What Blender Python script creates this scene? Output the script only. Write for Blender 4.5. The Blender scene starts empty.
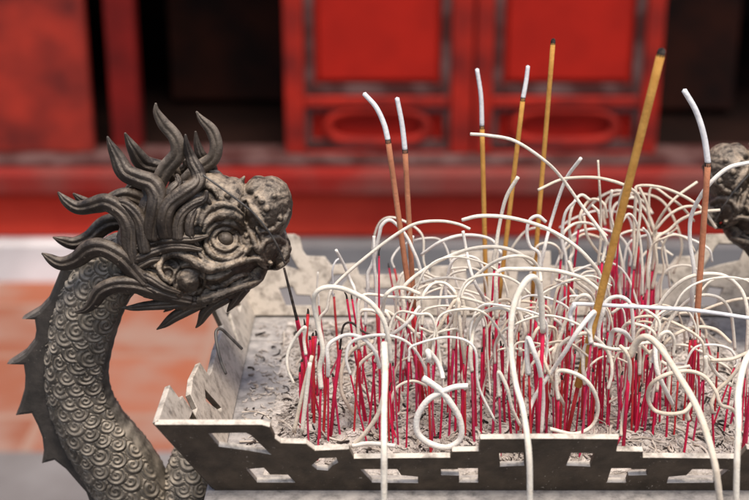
import bpy, bmesh, math, random
import numpy as np
from mathutils import Vector, Matrix, noise
random.seed(7); np.random.seed(7)
S = bpy.context.scene
COL = S.collection

# ------------------------------------------------------------------ camera, sky, sun, exposure
FPX = 1310.0; TILT = math.radians(20); DIST = .917; ZC = 1.18
FWD = np.array([0, math.cos(TILT), -math.sin(TILT)]); UP = np.array([0, math.sin(TILT), math.cos(TILT)]); RT = np.array([1., 0, 0])
CAM = np.array([0, 0, ZC]) - DIST*FWD
cd = bpy.data.cameras.new('camera'); cam = bpy.data.objects.new('camera', cd); COL.objects.link(cam)
cd.sensor_width = 36; cd.lens = FPX/749*36; cd.clip_start = .02; cd.clip_end = 200
cam.location = CAM; cam.rotation_euler = (math.pi/2-TILT, 0, 0)
cd.dof.use_dof = True; cd.dof.focus_distance = .885; cd.dof.aperture_fstop = 63/10.0
S.camera = cam

SUN_EL = math.radians(70); SUN_AZ = math.radians(165)      # azimuth from +Y, clockwise
w = bpy.data.worlds.new('World'); S.world = w; w.use_nodes = True
nt = w.node_tree; bg = nt.nodes['Background']
sky = nt.nodes.new('ShaderNodeTexSky'); sky.sky_type = 'NISHITA'; sky.sun_disc = False
sky.sun_elevation = SUN_EL; sky.sun_rotation = SUN_AZ; sky.dust_density = 3; sky.air_density = 1.0; sky.ozone_density = .6
nt.links.new(sky.outputs[0], bg.inputs[0]); bg.inputs[1].default_value = .07
sl = bpy.data.lights.new('sun', 'SUN'); sun = bpy.data.objects.new('sun', sl); COL.objects.link(sun)
sl.energy = 1.5; sl.angle = math.radians(20); sl.color = (1, .93, .83)
sd = Vector((math.sin(SUN_AZ)*math.cos(SUN_EL), math.cos(SUN_AZ)*math.cos(SUN_EL), math.sin(SUN_EL)))
sun.rotation_euler = sd.to_track_quat('Z', 'Y').to_euler(); sun.location = (0, 0, 6)
S.view_settings.view_transform = 'Standard'; S.view_settings.look = 'None'
S.view_settings.gamma = 1; S.view_settings.use_curve_mapping = False
S.view_settings.exposure = 1.38

# ------------------------------------------------------------------ measuring helpers (photo pixel -> point on a real plane)
def ray(px, py): return FWD*FPX + RT*(px-374.5) + UP*(250-py)
def P(px, py, Y):
    r = ray(px, py); return CAM + r*((Y-CAM[1])/r[1])
def PZ(px, py, Z):
    r = ray(px, py); return CAM + r*((Z-CAM[2])/r[2])
MM = .001; PX = .0007            # one photo pixel at the dragon is 0.7 mm

# ------------------------------------------------------------------ materials
def mat(name, col, rough=.6, metal=0., col2=None, scale=60, bump=0., bscale=200, spec=.4, detail=6, lo=.4, hi=.65):
    m = bpy.data.materials.new(name); m.use_nodes = True
    n = m.node_tree.nodes; L = m.node_tree.links; b = n['Principled BSDF']
    b.inputs['Roughness'].default_value = rough; b.inputs['Metallic'].default_value = metal
    b.inputs['Specular IOR Level'].default_value = spec
    b.inputs['Base Color'].default_value = (*col, 1)
    tc = n.new('ShaderNodeTexCoord')
    if col2:
        t = n.new('ShaderNodeTexNoise'); t.inputs['Scale'].default_value = scale; t.inputs['Detail'].default_value = detail
        L.new(tc.outputs['Object'], t.inputs['Vector'])
        r = n.new('ShaderNodeValToRGB'); r.color_ramp.elements[0].position = lo; r.color_ramp.elements[1].position = hi
        r.color_ramp.elements[0].color = (*col, 1); r.color_ramp.elements[1].color = (*col2, 1)
        L.new(t.outputs['Fac'], r.inputs[0]); L.new(r.outputs[0], b.inputs['Base Color'])
    if bump:
        t2 = n.new('ShaderNodeTexNoise'); t2.inputs['Scale'].default_value = bscale; t2.inputs['Detail'].default_value = 5
        L.new(tc.outputs['Object'], t2.inputs['Vector'])
        bp = n.new('ShaderNodeBump'); bp.inputs['Strength'].default_value = 1; bp.inputs['Distance'].default_value = bump
        L.new(t2.outputs['Fac'], bp.inputs['Height']); L.new(bp.outputs[0], b.inputs['Normal'])
    return m

def bronze(name, dark, mid, dust, dust_amt, wear=(.30, .24, .17), wear_amt=.6, rough=.5, bump=.0006, up_lo=.15, up_hi=.95, metal=.35, dlo=.36, dhi=.62):
    """old cast bronze: mottled patina, dust settled on faces that look up, rubbed ridges"""
    m = bpy.data.materials.new(name); m.use_nodes = True
    n = m.node_tree.nodes; L = m.node_tree.links; b = n['Principled BSDF']
    tc = n.new('ShaderNodeTexCoord')
    def noise_(sc, det=6, rg=.6):
        t = n.new('ShaderNodeTexNoise'); t.inputs['Scale'].default_value = sc; t.inputs['Detail'].default_value = det
        t.inputs['Roughness'].default_value = rg; L.new(tc.outputs['Object'], t.inputs['Vector']); return t.outputs['Fac']
    def ramp(inp, a, c, ca=(0, 0, 0), cb=(1, 1, 1)):
        r = n.new('ShaderNodeValToRGB'); e = r.color_ramp.elements
        e[0].position = a; e[1].position = c; e[0].color = (*ca, 1); e[1].color = (*cb, 1); L.new(inp, r.inputs[0]); return r.outputs[0]
    def mul(a, c):
        x = n.new('ShaderNodeMath'); x.operation = 'MULTIPLY'; x.use_clamp = True
        L.new(a, x.inputs[0])
        if isinstance(c, float): x.inputs[1].default_value = c
        else: L.new(c, x.inputs[1])
        return x.outputs[0]
    def mix(f, a, c):
        x = n.new('ShaderNodeMix'); x.data_type = 'RGBA'; L.new(f, x.inputs[0])
        for s, v in ((6, a), (7, c)):
            if isinstance(v, tuple): x.inputs[s].default_value = (*v, 1)
            else: L.new(v, x.inputs[s])
        return x.outputs[2]
    base = ramp(noise_(70), .35, .68, dark, mid)
    g = n.new('ShaderNodeNewGeometry')
    pt = ramp(g.outputs['Pointiness'], .51, .60)
    c1 = mix(mul(mul(pt, ramp(noise_(160), .35, .6)), wear_amt), base, wear)
    sp = n.new('ShaderNodeSeparateXYZ'); L.new(g.outputs['True Normal'], sp.inputs[0])
    upf = ramp(sp.outputs['Z'], up_lo, up_hi)
    dn = mul(upf, ramp(noise_(110, 8, .7), dlo, dhi))
    dm = mul(dn, float(dust_amt))
    speck = mul(ramp(noise_(420, 2), .68, .74), .7)
    mx = n.new('ShaderNodeMath'); mx.operation = 'MAXIMUM'; L.new(dm, mx.inputs[0]); L.new(mul(speck, ramp(noise_(50), .45, .6)), mx.inputs[1])
    L.new(mix(mx.outputs[0], c1, dust), b.inputs['Base Color'])
    inv = n.new('ShaderNodeMath'); inv.operation = 'SUBTRACT'; inv.inputs[0].default_value = metal; L.new(mx.outputs[0], inv.inputs[1]); inv.use_clamp = True
    L.new(inv.outputs[0], b.inputs['Metallic'])
    rr = n.new('ShaderNodeMapRange'); rr.inputs[3].default_value = rough-.12; rr.inputs[4].default_value = rough+.25
    L.new(noise_(120), rr.inputs[0]); L.new(rr.outputs[0], b.inputs['Roughness'])
    ad = n.new('ShaderNodeMath'); ad.operation = 'ADD'; L.new(noise_(180, 6, .65), ad.inputs[0]); L.new(mul(noise_(700, 3), .4), ad.inputs[1])
    bp = n.new('ShaderNodeBump'); bp.inputs['Strength'].default_value = .8; bp.inputs['Distance'].default_value = bump
    L.new(ad.outputs[0], bp.inputs['Height']); L.new(bp.outputs[0], b.inputs['Normal'])
    return m

M = {}
M['bronze'] = bronze('dragon_bronze', (.013, .0095, .007), (.062, .043, .029), (.45, .345, .245), .9, wear=(.36, .28, .195), wear_amt=.85, bump=.0016, rough=.38, up_lo=.12, up_hi=.80)
M['lock'] = bronze('mane_bronze', (.015, .010, .0075), (.050, .035, .024), (.31, .24, .175), .5, wear=(.28, .215, .15), wear_amt=.8, bump=.0008, rough=.42, up_lo=.0, up_hi=.9)
M['scale'] = bronze('scale_bronze', (.045, .038, .030), (.16, .135, .107), (.50, .415, .32), .85, wear=(.48, .385, .28), wear_amt=.9, bump=.0007)
M['horn'] = bronze('horn_bronze', (.045, .034, .025), (.125, .096, .073), (.36, .285, .215), .65, wear=(.25, .20, .15), wear_amt=.7, bump=.0008, up_lo=-.1, up_hi=.8)
M['fin'] = bronze('fin_bronze', (.030, .026, .022), (.075, .062, .052), (.26, .215, .17), .6)
M['rim'] = bronze('rim_bronze', (.038, .026, .016), (.092, .065, .042), (.60, .52, .43), 1.0, up_lo=.2, up_hi=.5, wear_amt=.2, dlo=.25, dhi=.54, rough=.55, bump=.0007, metal=.25)
M['ledge'] = bronze('ledge_bronze', (.09, .085, .085), (.20, .19, .185), (.40, .36, .33), 1.0, up_lo=.0, up_hi=.6, wear_amt=.2, metal=.1, dlo=.30, dhi=.60)
M['hollow'] = mat('nostril_black', (.008, .006, .005), .8)
M['ash'] = mat('grey_ash', (.29, .245, .21), .95, 0, (.64, .57, .51), 110, .005, 260, .1, 10, .35, .65)
M['frag'] = mat('ash_fragment', (.60, .53, .455), .95, 0, (.36, .29, .235), 90, .0006, 500, .1)
M['frag2'] = mat('grey_ash_fragment', (.27, .23, .20), .95, 0, (.60, .535, .48), 70, .0006, 500, .1)
M['curl'] = mat('cream_ash_curl', (.76, .685, .575), .9, 0, (.60, .515, .41), 150, .0004, 650, .1, 8, .45, .8)
M['curlw'] = mat('white_ash_curl', (.77, .72, .65), .9, 0, (.64, .575, .50), 150, .0004, 650, .1, 8, .48, .8)
M['curlb'] = mat('beige_ash_curl', (.68, .58, .46), .9, 0, (.52, .42, .315), 150, .0004, 650, .1, 8, .45, .8)
M['curlg'] = mat('grey_ash_curl', (.62, .60, .60), .9, 0, (.76, .74, .72), 80, .0004, 420, .15)
M['red'] = mat('crimson_dyed_bamboo', (.60, .010, .06), .6, 0, (.44, .010, .045), 130, .0002, 500, .35)
M['red2'] = mat('scarlet_dyed_bamboo', (.56, .014, .025), .6, 0, (.46, .05, .05), 130, .0002, 500, .35)
M['red3'] = mat('magenta_dyed_bamboo', (.52, .010, .085), .6, 0, (.46, .07, .10), 130, .0002, 500, .35)
M['char'] = mat('charred_black', (.016, .013, .012), .9, 0, (.08, .06, .05), 200, .0004, 500, .1)
M['wire'] = mat('dark_wire', (.05, .045, .042), .5, .4, (.13, .115, .10), 120)
M['gold'] = mat('golden_incense_paste', (.60, .31, .075), .75, 0, (.46, .215, .045), 110, .0004, 500, .2, 8, .35, .7)
M['terra'] = mat('terracotta_incense_paste', (.50, .20, .105), .8, 0, (.38, .145, .075), 110, .0004, 500, .2, 8, .35, .7)
M['door'] = mat('red_door_paint', (.38, .014, .007), .6, 0, (.29, .011, .006), 5, .0006, 60, .12)
M['doord'] = mat('worn_red_paint', (.36, .020, .011), .65, 0, (.15, .014, .011), 6, .0008, 40, .12)
M['doorw'] = mat('weathered_red_panel', (.36, .034, .020), .7, 0, (.12, .018, .015), 6, .001, 40, .12, 8, .36, .66)
M['jamb'] = mat('dark_red_jamb', (.17, .010, .008), .7, 0, (.10, .008, .007), 6, .001, 40, .12)
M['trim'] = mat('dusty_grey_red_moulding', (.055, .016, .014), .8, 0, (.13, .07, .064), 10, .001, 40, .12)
M['sill'] = mat('dusty_red_sill', (.22, .013, .009), .7, 0, (.17, .052, .043), 3.2, .001, 30, .15, 8, .42, .66)
M['beam'] = mat('red_beam_paint', (.52, .042, .022), .6, 0, (.42, .028, .016), 4, .001, 30, .12)
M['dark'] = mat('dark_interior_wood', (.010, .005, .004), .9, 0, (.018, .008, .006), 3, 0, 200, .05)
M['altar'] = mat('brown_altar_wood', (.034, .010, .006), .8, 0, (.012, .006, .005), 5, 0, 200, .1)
M['stone'] = mat('pale_stone', (.66, .63, .62), .9, 0, (.34, .33, .33), 2.2, .002, 40, .2)
M['step'] = mat('worn_grey_stone', (.19, .18, .18), .9, 0, (.11, .106, .108), 3, .002, 40, .1)
M['pave'] = mat('grey_brown_paving', (.20, .185, .18), .9, 0, (.12, .105, .10), 2.5, .002, 40, .1)
M['kerb'] = mat('worn_white_stone', (.72, .70, .69), .9, 0, (.30, .29, .29), 1.1, .002, 40, .1, 4, .50, .62)
M['stoned'] = mat('grey_stone', (.27, .255, .26), .9, 0, (.36, .34, .34), 4, .002, 40, .2)

def floor_mat():
    m = bpy.data.materials.new('terracotta_tiles'); m.use_nodes = True
    n = m.node_tree.nodes; L = m.node_tree.links; b = n['Principled BSDF']; b.inputs['Roughness'].default_value = .85
    tc = n.new('ShaderNodeTexCoord'); br = n.new('ShaderNodeTexBrick'); br.offset = 0
    br.inputs['Scale'].default_value = 1; br.inputs['Brick Width'].default_value = .36; br.inputs['Row Height'].default_value = .36
    br.inputs['Mortar Size'].default_value = .014; br.inputs['Color1'].default_value = (.31, .085, .036, 1); br.inputs['Color2'].default_value = (.22, .075, .040, 1)
    br.inputs['Mortar'].default_value = (.27, .15, .105, 1)
    mp = n.new('ShaderNodeMapping'); mp.inputs['Location'].default_value = (.1, .12, 0); L.new(tc.outputs['Object'], mp.inputs[0]); L.new(mp.outputs[0], br.inputs['Vector'])
    t = n.new('ShaderNodeTexNoise'); t.inputs['Scale'].default_value = 4.5; t.inputs['Detail'].default_value = 8; L.new(tc.outputs['Object'], t.inputs['Vector'])
    r = n.new('ShaderNodeValToRGB'); r.color_ramp.elements[0].position = .42; r.color_ramp.elements[1].position = .66; L.new(t.outputs['Fac'], r.inputs[0])
    mx = n.new('ShaderNodeMix'); mx.data_type = 'RGBA'; L.new(r.outputs[0], mx.inputs[0]); L.new(br.outputs['Color'], mx.inputs[6]); mx.inputs[7].default_value = (.27, .165, .125, 1)
    L.new(mx.outputs[2], b.inputs['Base Color']); return m
M['floor'] = floor_mat()

# ------------------------------------------------------------------ mesh helpers
def mk(name, V, Fc, m, parent=None, origin=None, smooth=True):
    V = np.asarray(V, float)
    o_ = np.array(origin if origin is not None else (0, 0, 0), float)
    me = bpy.data.meshes.new(name); me.from_pydata((V-o_).tolist(), [], [list(map(int, f)) for f in Fc] if not isinstance(Fc, list) else Fc)
    if m: me.materials.append(m)
    if smooth: me.polygons.foreach_set('use_smooth', [True]*len(me.polygons))
    me.update()
    ob = bpy.data.objects.new(name, me); COL.objects.link(ob)
    if parent is not None:
        ob.parent = parent; ob.location = o_ - wloc(parent)
    else: ob.location = o_
    ob['_w'] = list(map(float, o_)); WL[ob.name] = o_
    return ob
WL = {}
def wloc(o): return WL[o.name]
def empty(name, loc):
    o = bpy.data.objects.new(name, None); COL.objects.link(o); o.location = loc; WL[o.name] = np.array(loc, float); o.empty_display_size = .05
    return o
def tag(o, label=None, cat=None, group=None, kind=None):
    for k, v in (('label', label), ('category', cat), ('group', group), ('kind', kind)):
        if v: o[k] = v
    return o

def spline(pts, n=6):
    """Catmull-Rom through any-dimension points"""
    p = np.asarray(pts, float)
    if len(p) < 3:
        return np.array([p[0]+(p[-1]-p[0])*t for t in np.linspace(0, 1, n+1)])
    q = np.vstack([2*p[0]-p[1], p, 2*p[-1]-p[-2]]); out = []
    for i in range(1, len(q)-2):
        a, b, c, d = q[i-1:i+3]
        for t in np.linspace(0, 1, n, endpoint=False):
            out.append(.5*((2*b)+(-a+c)*t+(2*a-5*b+4*c-d)*t*t+(-a+3*b-3*c+d)*t**3))
    out.append(p[-1]); return np.array(out)

def sweep(pts, rad, n=10, flat=1., groove=None, closed_round=True, ref=(0, 1, 0)):
    """closed tube; rad per point; flat scales the ref-axis direction; groove(theta)->radius factor"""
    p = np.asarray(pts, float); r = np.broadcast_to(np.asarray(rad, float), (len(p),)).copy()
    t = np.gradient(p, axis=0); t /= np.linalg.norm(t, axis=1)[:, None]+1e-12
    ref = np.asarray(ref, float); V = []; nb = None
    th = np.linspace(0, 2*math.pi, n, endpoint=False)
    g = np.array([groove(a) for a in th]) if groove else np.ones(n)
    for i in range(len(p)):
        bdir = ref - t[i]*(ref@t[i]); L_ = np.linalg.norm(bdir)
        if L_ < .25 and nb is not None: bdir = nb - t[i]*(nb@t[i]); L_ = np.linalg.norm(bdir)
        bdir = bdir/(L_+1e-9)
        if nb is not None and bdir@nb < 0: bdir = -bdir
        nb = bdir
        nn = np.cross(t[i], bdir)
        for k in range(n):
            V.append(p[i] + r[i]*g[k]*(math.cos(th[k])*nn + flat*math.sin(th[k])*bdir))
    F = []
    for i in range(len(p)-1):
        for k in range(n):
            a = i*n+k; b = i*n+(k+1) % n
            F.append((a, b, b+n, a+n))
    c0 = len(V); V.append(p[0]-t[0]*r[0]*(.5 if closed_round else 0)); V.append(p[-1]+t[-1]*r[-1]*(.5 if closed_round else 0))
    for k in range(n):
        F.append((c0, (k+1) % n, k)); a = (len(p)-1)*n
        F.append((c0+1, a+k, a+(k+1) % n))
    return np.array(V), F

def join(parts):
    V = []; F = []; o = 0
    for v, f in parts:
        V.append(np.asarray(v)); F += [tuple(i+o for i in q) for q in f]; o += len(v)
    return np.vstack(V), F

def ellipsoid(c, rx, ry, rz, rot=0, nu=28, nv=16):
    V = []; F = []; cr, sr = math.cos(rot), math.sin(rot)
    for j in range(1, nv):
        ph = math.pi*j/nv
        for i in range(nu):
            a = 2*math.pi*i/nu
            x, y, z = rx*math.sin(ph)*math.cos(a), ry*math.sin(ph)*math.sin(a), rz*math.cos(ph)
            V.append((c[0]+cr*x+sr*z, c[1]+y, c[2]-sr*x+cr*z))
    for s in (1, -1): V.append((c[0]+sr*rz*s, c[1], c[2]+cr*rz*s))
    for j in range(nv-2):
        for i in range(nu):
            a = j*nu+i; b = j*nu+(i+1) % nu; F.append((a, a+nu, b+nu, b))
    T = len(V)-2
    for i in range(nu):
        F.append((T, i, (i+1) % nu)); a = (nv-2)*nu; F.append((T+1, a+(i+1) % nu, a+i))
    return np.array(V), F

def box(x0, x1, y0, y1, z0, z1):
    V = [(x, y, z) for x in (x0, x1) for y in (y0, y1) for z in (z0, z1)]
    F = [(0, 1, 3, 2), (4, 6, 7, 5), (0, 4, 5, 1), (2, 3, 7, 6), (0, 2, 6, 4), (1, 5, 7, 3)]
    return np.array(V), F

def bevel_obj(ob, wd, seg=2):
    md = ob.modifiers.new('bevel', 'BEVEL'); md.width = wd; md.segments = seg; md.limit_method = 'ANGLE'; md.angle_limit = math.radians(40)

def bake(ob):
    """apply the modifiers of ob"""
    dg = bpy.context.evaluated_depsgraph_get(); dg.update()
    me = bpy.data.meshes.new_from_object(ob.evaluated_get(dg)); old = ob.data
    ob.modifiers.clear(); ob.data = me; bpy.data.meshes.remove(old)
    me.name = ob.name; me.polygons.foreach_set('use_smooth', [True]*len(me.polygons)); me.update()

def plate(outline, holes, thick, bevel=.0008, name='plate'):
    """flat polygon with holes in the (u,v) plane, thickness along w -> verts (u,v,w), faces"""
    cu = bpy.data.curves.new(name, 'CURVE'); cu.dimensions = '2D'; cu.fill_mode = 'BOTH'
    cu.extrude = thick/2-bevel; cu.bevel_depth = bevel; cu.bevel_resolution = 1; cu.offset = -bevel
    for poly in [outline]+holes:
        s = cu.splines.new('POLY'); s.points.add(len(poly)-1); s.use_cyclic_u = True
        for q, (u, v) in zip(s.points, poly): q.co = (u, v, 0, 1)
    ob = bpy.data.objects.new(name, cu); COL.objects.link(ob)
    dg = bpy.context.evaluated_depsgraph_get(); dg.update()
    me = bpy.data.meshes.new_from_object(ob.evaluated_get(dg))
    V = np.array([v.co[:] for v in me.vertices]); F = [tuple(p.vertices) for p in me.polygons]
    bpy.data.objects.remove(ob); bpy.data.curves.remove(cu); bpy.data.meshes.remove(me)
    return V, F

# ------------------------------------------------------------------ setting: ground, kerb, temple front
def struct(name, geo, m):
    o = mk(name, geo[0], geo[1], m, smooth=False); o['kind'] = 'structure'; return o
struct('ground', box(-30, 30, 1.86, 40, -.3, 0), M['floor'])
struct('stone_paving', box(-30, 30, -12, 1.86, -.3, .0), M['pave'])
YB = 3.02                                    # face of the threshold beam
def wx(px, py=80, Y=YB+.1): return float(P(px, py, Y)[0])
def wz(py, Y=YB): return float(P(374, py, Y)[2])
xL, xR = -3.2, 3.4
struct('stone_step', join([box(float(P(262, 300, YB-.6)[0]), xR, YB-1.45, YB-.071, 0, .03), box(float(P(262, 300, YB-.6)[0]), xR, YB-.07, YB+.2, 0, .118)]), M['step'])
kerb = struct('stone_kerb', box(xL, float(P(262, 300, YB-.6)[0])-.05, YB-.07, YB+.2, 0, .120), M['kerb'])
th = empty('temple_front', (0, YB, 0))
tag(th, 'red timber temple front with panelled door leaves, sill beam and dark openings', 'temple')
def part(name, geo, m, parent=th, bev=.006):
    o = mk(name, geo[0], geo[1], m, parent, origin=geo[0].mean(axis=0), smooth=False)
    if bev: bevel_obj(o, bev)
    return o
zb0, zb1, zb2 = wz(237), wz(194), wz(164)
part('threshold_beam', box(xL, xR, YB, YB+.20, .121, zb1), M['beam'], bev=.012)
part('sill', box(xL, xR, YB-.06, YB+.22, zb1+.012, zb2-.012), M['sill'], bev=.012)
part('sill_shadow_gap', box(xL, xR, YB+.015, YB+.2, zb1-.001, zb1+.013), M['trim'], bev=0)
part('sill_moulding', box(xL, xR, YB+.01, YB+.2, zb2-.013, zb2+.006), M['trim'], bev=.004)
YD = YB+.09; ZT = 2.35; z0 = zb2+.006
def X(px): return float(P(px, 80, YD)[0])
def Zd(py): return float(P(374, py, YD)[2])
part('worn_side_panel', box(xL, X(87), YD+.02, YD+.06, z0, ZT), M['doorw'])
part('door_jamb', box(X(104), X(134), YD+.06, YD+.13, z0, ZT), M['jamb'])
def leaf(pxa, pxb, sa, sb):
    """a door leaf between photo columns, stile widths in photo pixels"""
    y0, y1 = YD, YD+.055
    root = part('door_leaf', box(X(pxa+sa)+.002, X(pxb-sb)-.002, y0+.035, y0+.05, z0+.01, ZT-.1), M['door'], bev=0)
    def sub(name, g, m, bev=.006): return part(name, g, m, root, bev)
    sub('stile', box(X(pxa), X(pxa+sa), y0, y1, z0, ZT), M['doord']); sub('stile', box(X(pxb-sb), X(pxb), y0, y1, z0, ZT), M['doord'])
    a, b = X(pxa+sa)+.001, X(pxb-sb)-.001
    sub('rail', box(a, b, y0+.001, y1-.001, Zd(108), Zd(97)), M['doord']); sub('rail', box(a, b, y0+.001, y1-.001, z0, Zd(152)), M['doord'])
    sub('rail', box(a, b, y0+.001, y1-.001, ZT-.12, ZT), M['doord'])
    t = X(pxa+10)-X(pxa)
    for q, (za, zc) in enumerate(((Zd(97)+.001, ZT-.121), (Zd(152)+.001, Zd(108)-.001))):
        tt = t*(.95 if q == 0 else .6)
        zl = .035
        fr = join([box(a, a+tt, y0+.012, y0+.034, za, zc), box(b-tt, b, y0+.012, y0+.034, za, zc),
                   box(a+tt+.001, b-tt-.001, y0+.012, y0+.034, za, za+zl), box(a+tt+.001, b-tt-.001, y0+.012, y0+.034, zc-zl*.5, zc)])
        sub('moulding', fr, M['trim'], .004)
        if q == 0:
            sub('raised_panel', box(a+tt+.012, b-tt-.012, y0+.016, y0+.034, za+zl+.01, zc-.06), M['door'], .012)
    cx, cz = (a+b)/2, (Zd(152)+Zd(108))/2+.006; W, H = (b-a)*.34, .052
    pts = []
    for k in range(49):
        an = 2*math.pi*k/48; s = abs(math.cos(an))**.6*math.copysign(1, math.cos(an)); u = abs(math.sin(an))**.75*math.copysign(1, math.sin(an))
        pts.append((cx+W*s, y0+.022, cz+H*u))
    v, f = sweep(np.array(pts), .017, 8); sub('carved_medallion', (v, f), M['doord'], 0)
    sub('carved_field', box(a+t, cx-W-.03, y0+.02, y0+.034, cz-.05, cz+.05), M['door'], .01)
    sub('carved_field', box(cx+W+.03, b-t, y0+.02, y0+.034, cz-.05, cz+.05), M['door'], .01)
    return root
leaf(284, 473, 20, 22); leaf(475, 661, 18, 18)
# the room behind the openings
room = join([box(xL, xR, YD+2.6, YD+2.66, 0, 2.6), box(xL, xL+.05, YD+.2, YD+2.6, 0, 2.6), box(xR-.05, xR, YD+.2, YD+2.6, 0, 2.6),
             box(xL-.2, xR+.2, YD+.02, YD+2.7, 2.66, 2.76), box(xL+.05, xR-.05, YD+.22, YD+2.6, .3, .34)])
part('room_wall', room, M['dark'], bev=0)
part('lintel', box(xL, xR, YD-.03, YD+.12, ZT+.003, 2.62), M['doord'])
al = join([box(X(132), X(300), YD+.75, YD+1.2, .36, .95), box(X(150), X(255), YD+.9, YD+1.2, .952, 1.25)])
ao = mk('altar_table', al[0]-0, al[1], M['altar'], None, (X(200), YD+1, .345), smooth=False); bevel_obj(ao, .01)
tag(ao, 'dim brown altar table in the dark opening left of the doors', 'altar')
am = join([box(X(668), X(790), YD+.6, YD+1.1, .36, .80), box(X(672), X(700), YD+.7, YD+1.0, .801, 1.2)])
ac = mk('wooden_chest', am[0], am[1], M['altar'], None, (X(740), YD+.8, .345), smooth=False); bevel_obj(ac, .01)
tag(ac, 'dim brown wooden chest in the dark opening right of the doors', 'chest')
# ------------------------------------------------------------------ incense burner
Z0 = 1.060                      # foot of the flared rim
XC = .1075                      # middle of the burner
YF, YBK = -.12, .165            # lower edges of the rim front / back
YFu, YBu = -.15, .195           # upper edges
ZU = P(155, 422, YFu)[2]        # top of the rim corner
HX0 = XC-P(215, 488, YF)[0]     # half widths, lower and upper
HX1 = XC-P(155, 422, YFu)[0]
ZL = P(215, 488, YF)[2]
burner = empty('incense_burner', (XC, (YF+YBK)/2, 0))
tag(burner, 'large dark bronze incense burner with pierced stepped rim and dragon handles', 'incense burner')
def bpart(name, geo, m, parent=burner, bev=0, smooth=False, origin=None):
    o = mk(name, geo[0], geo[1], m, parent, origin=geo[0].mean(axis=0) if origin is None else origin, smooth=smooth)
    if bev: bevel_obj(o, bev)
    return o
zb = ZL-.0008
# shoulder slab as a ring (sits outside and inside the rim foot), then the belly
def ring(x0, x1, y0, y1, t, z0_, z1_, tx=None):
    tx = tx or t
    return join([box(x0, x1, y0, y0+t, z0_, z1_), box(x0, x1, y1-t, y1, z0_, z1_),
                 box(x0, x0+tx, y0+t+.0005, y1-t-.0005, z0_, z1_), box(x1-tx, x1, y0+t+.0005, y1-t-.0005, z0_, z1_)])
bx0, bx1 = XC-HX0, XC+HX0
bpart('shoulder', ring(bx0-.006, bx1+.006, YF-.028, YBK+.012, .060, zb-.022, zb, .046), M['ledge'], bev=.002)
bpart('belly', ring(bx0+.002, bx1-.002, YF-.012, YBK+.004, .018, .55, zb-.023), M['rim'], bev=.004)
bpart('base_plate', box(bx0-.02, bx1+.02, YF-.03, YBK+.03, .515, .549), M['ledge'], bev=.006)
for sx in (-1, 1):
    for sy in (-1, 1):
        xx = XC+sx*(HX0-.04); yy = (YF+YBK)/2+sy*.10
        pts = spline([(xx, yy, .515), (xx+sx*.012, yy+sy*.012, .46), (xx+sx*.004, yy+sy*.004, .40), (xx+sx*.02, yy+sy*.02, .352)], 6)
        v, f = sweep(pts, np.interp(np.linspace(0, 1, len(pts)), [0, .35, .75, 1], [.045, .034, .022, .03]), 14, ref=(0, 1, .01))
        bpart('foot', (v, f), M['rim'], smooth=True)
ped = join([box(bx0-.10, bx1+.10, YF-.09, YBK+.09, 0.0, .10), box(bx0-.07, bx1+.07, YF-.06, YBK+.06, .101, .30), box(bx0-.09, bx1+.09, YF-.08, YBK+.08, .301, .345)])
pd = mk('stone_pedestal', ped[0], ped[1], M['stoned'], None, (XC, .02, 0), smooth=False); bevel_obj(pd, .006)
tag(pd, 'square grey stone pedestal carrying the bronze incense burner', 'pedestal')

# pierced rim: outlines traced on the front face, u = metres from the middle, t = 0 foot .. 1 top
def front_ut(px, py):
    """intersect pixel ray with the flared front plane"""
    a = np.array([0, YF, ZL]); b = np.array([0, YFu, ZU]); n_ = np.cross(np.array([1., 0, 0]), b-a)
    r = ray(px, py); s = ((a-CAM)@n_)/(r@n_); p = CAM+r*s
    e = (b-a); return p[0]-XC, ((p-a)@e)/(e@e)
SL = math.hypot(YFu-YF, ZU-ZL)
half_top = [(549, 436), (480, 436.5), (478.5, 448.5), (452, 449), (450, 455), (354, 456), (349, 446.5), (315, 448), (306, 441), (281, 440.5), (275, 436), (270, 424.5), (262, 422), (155, 422)]
holes_px = [[(208, 431), (246, 430.5), (251, 433), (271, 452), (249, 448), (219, 444)],
            [(246, 467), (264, 465.5), (270, 472), (288, 472.5), (295, 480), (257, 480)],
            [(312, 463), (320, 456), (336, 455.5), (338, 460), (333, 463), (328, 468), (317, 467)],
            [(360, 467), (397, 467), (401, 473), (418, 474.5), (418, 480.5), (372, 480)],
            [(441, 467), (458, 467), (458, 466), (478, 466), (478, 480), (459, 480), (459, 473), (441, 472.5)],
            [(499, 451), (523, 450.5), (524, 463), (500, 464)]]
def mirror_u(poly): return [(-u, t) for u, t in poly]
uh = [[front_ut(*q) for q in h] for h in holes_px]
def rim_panel(name, L0, L1, sx, place, ny=1.0):
    """L0/L1 half length at foot / top; sx squeezes the traced design to the panel's length"""
    top = [front_ut(*q) for q in half_top[:-1]]
    out = [(u*sx, min(t, 1.)*SL*1.0) for u, t in top]
    out.append((-L1, 1.0*SL)); out.append((-L0, 0))
    right = [(-u, t) for u, t in reversed(out) if abs(u) > 1e-4]
    outline = out + right
    if abs(outline[0][0]) < 2e-3: outline[0] = (0, outline[0][1])
    hs = []
    for h in uh:
        hh = [(u*sx, t*SL) for u, t in h]; hs += [hh, [(-u, t) for u, t in reversed(hh)]]
    V, F = plate(outline, hs, .0042, .0006)
    W = np.array([place(u, t, w_) for u, t, w_ in V])
    return bpart(name, (W, F), M['rim'])
en = np.array([0, YFu-YF, ZU-ZL])/SL; nn_ = np.array([0, -en[2], en[1]])
pf = lambda u, t, w_: np.array([XC+u, YF, ZL])+en*t+nn_*w_
eb = np.array([0, -(YFu-YF), ZU-ZL])/SL; nb_ = np.array([0, eb[2], -eb[1]])
pb = lambda u, t, w_: np.array([XC-u, YBK, ZL])+eb*t+nb_*w_
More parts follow.
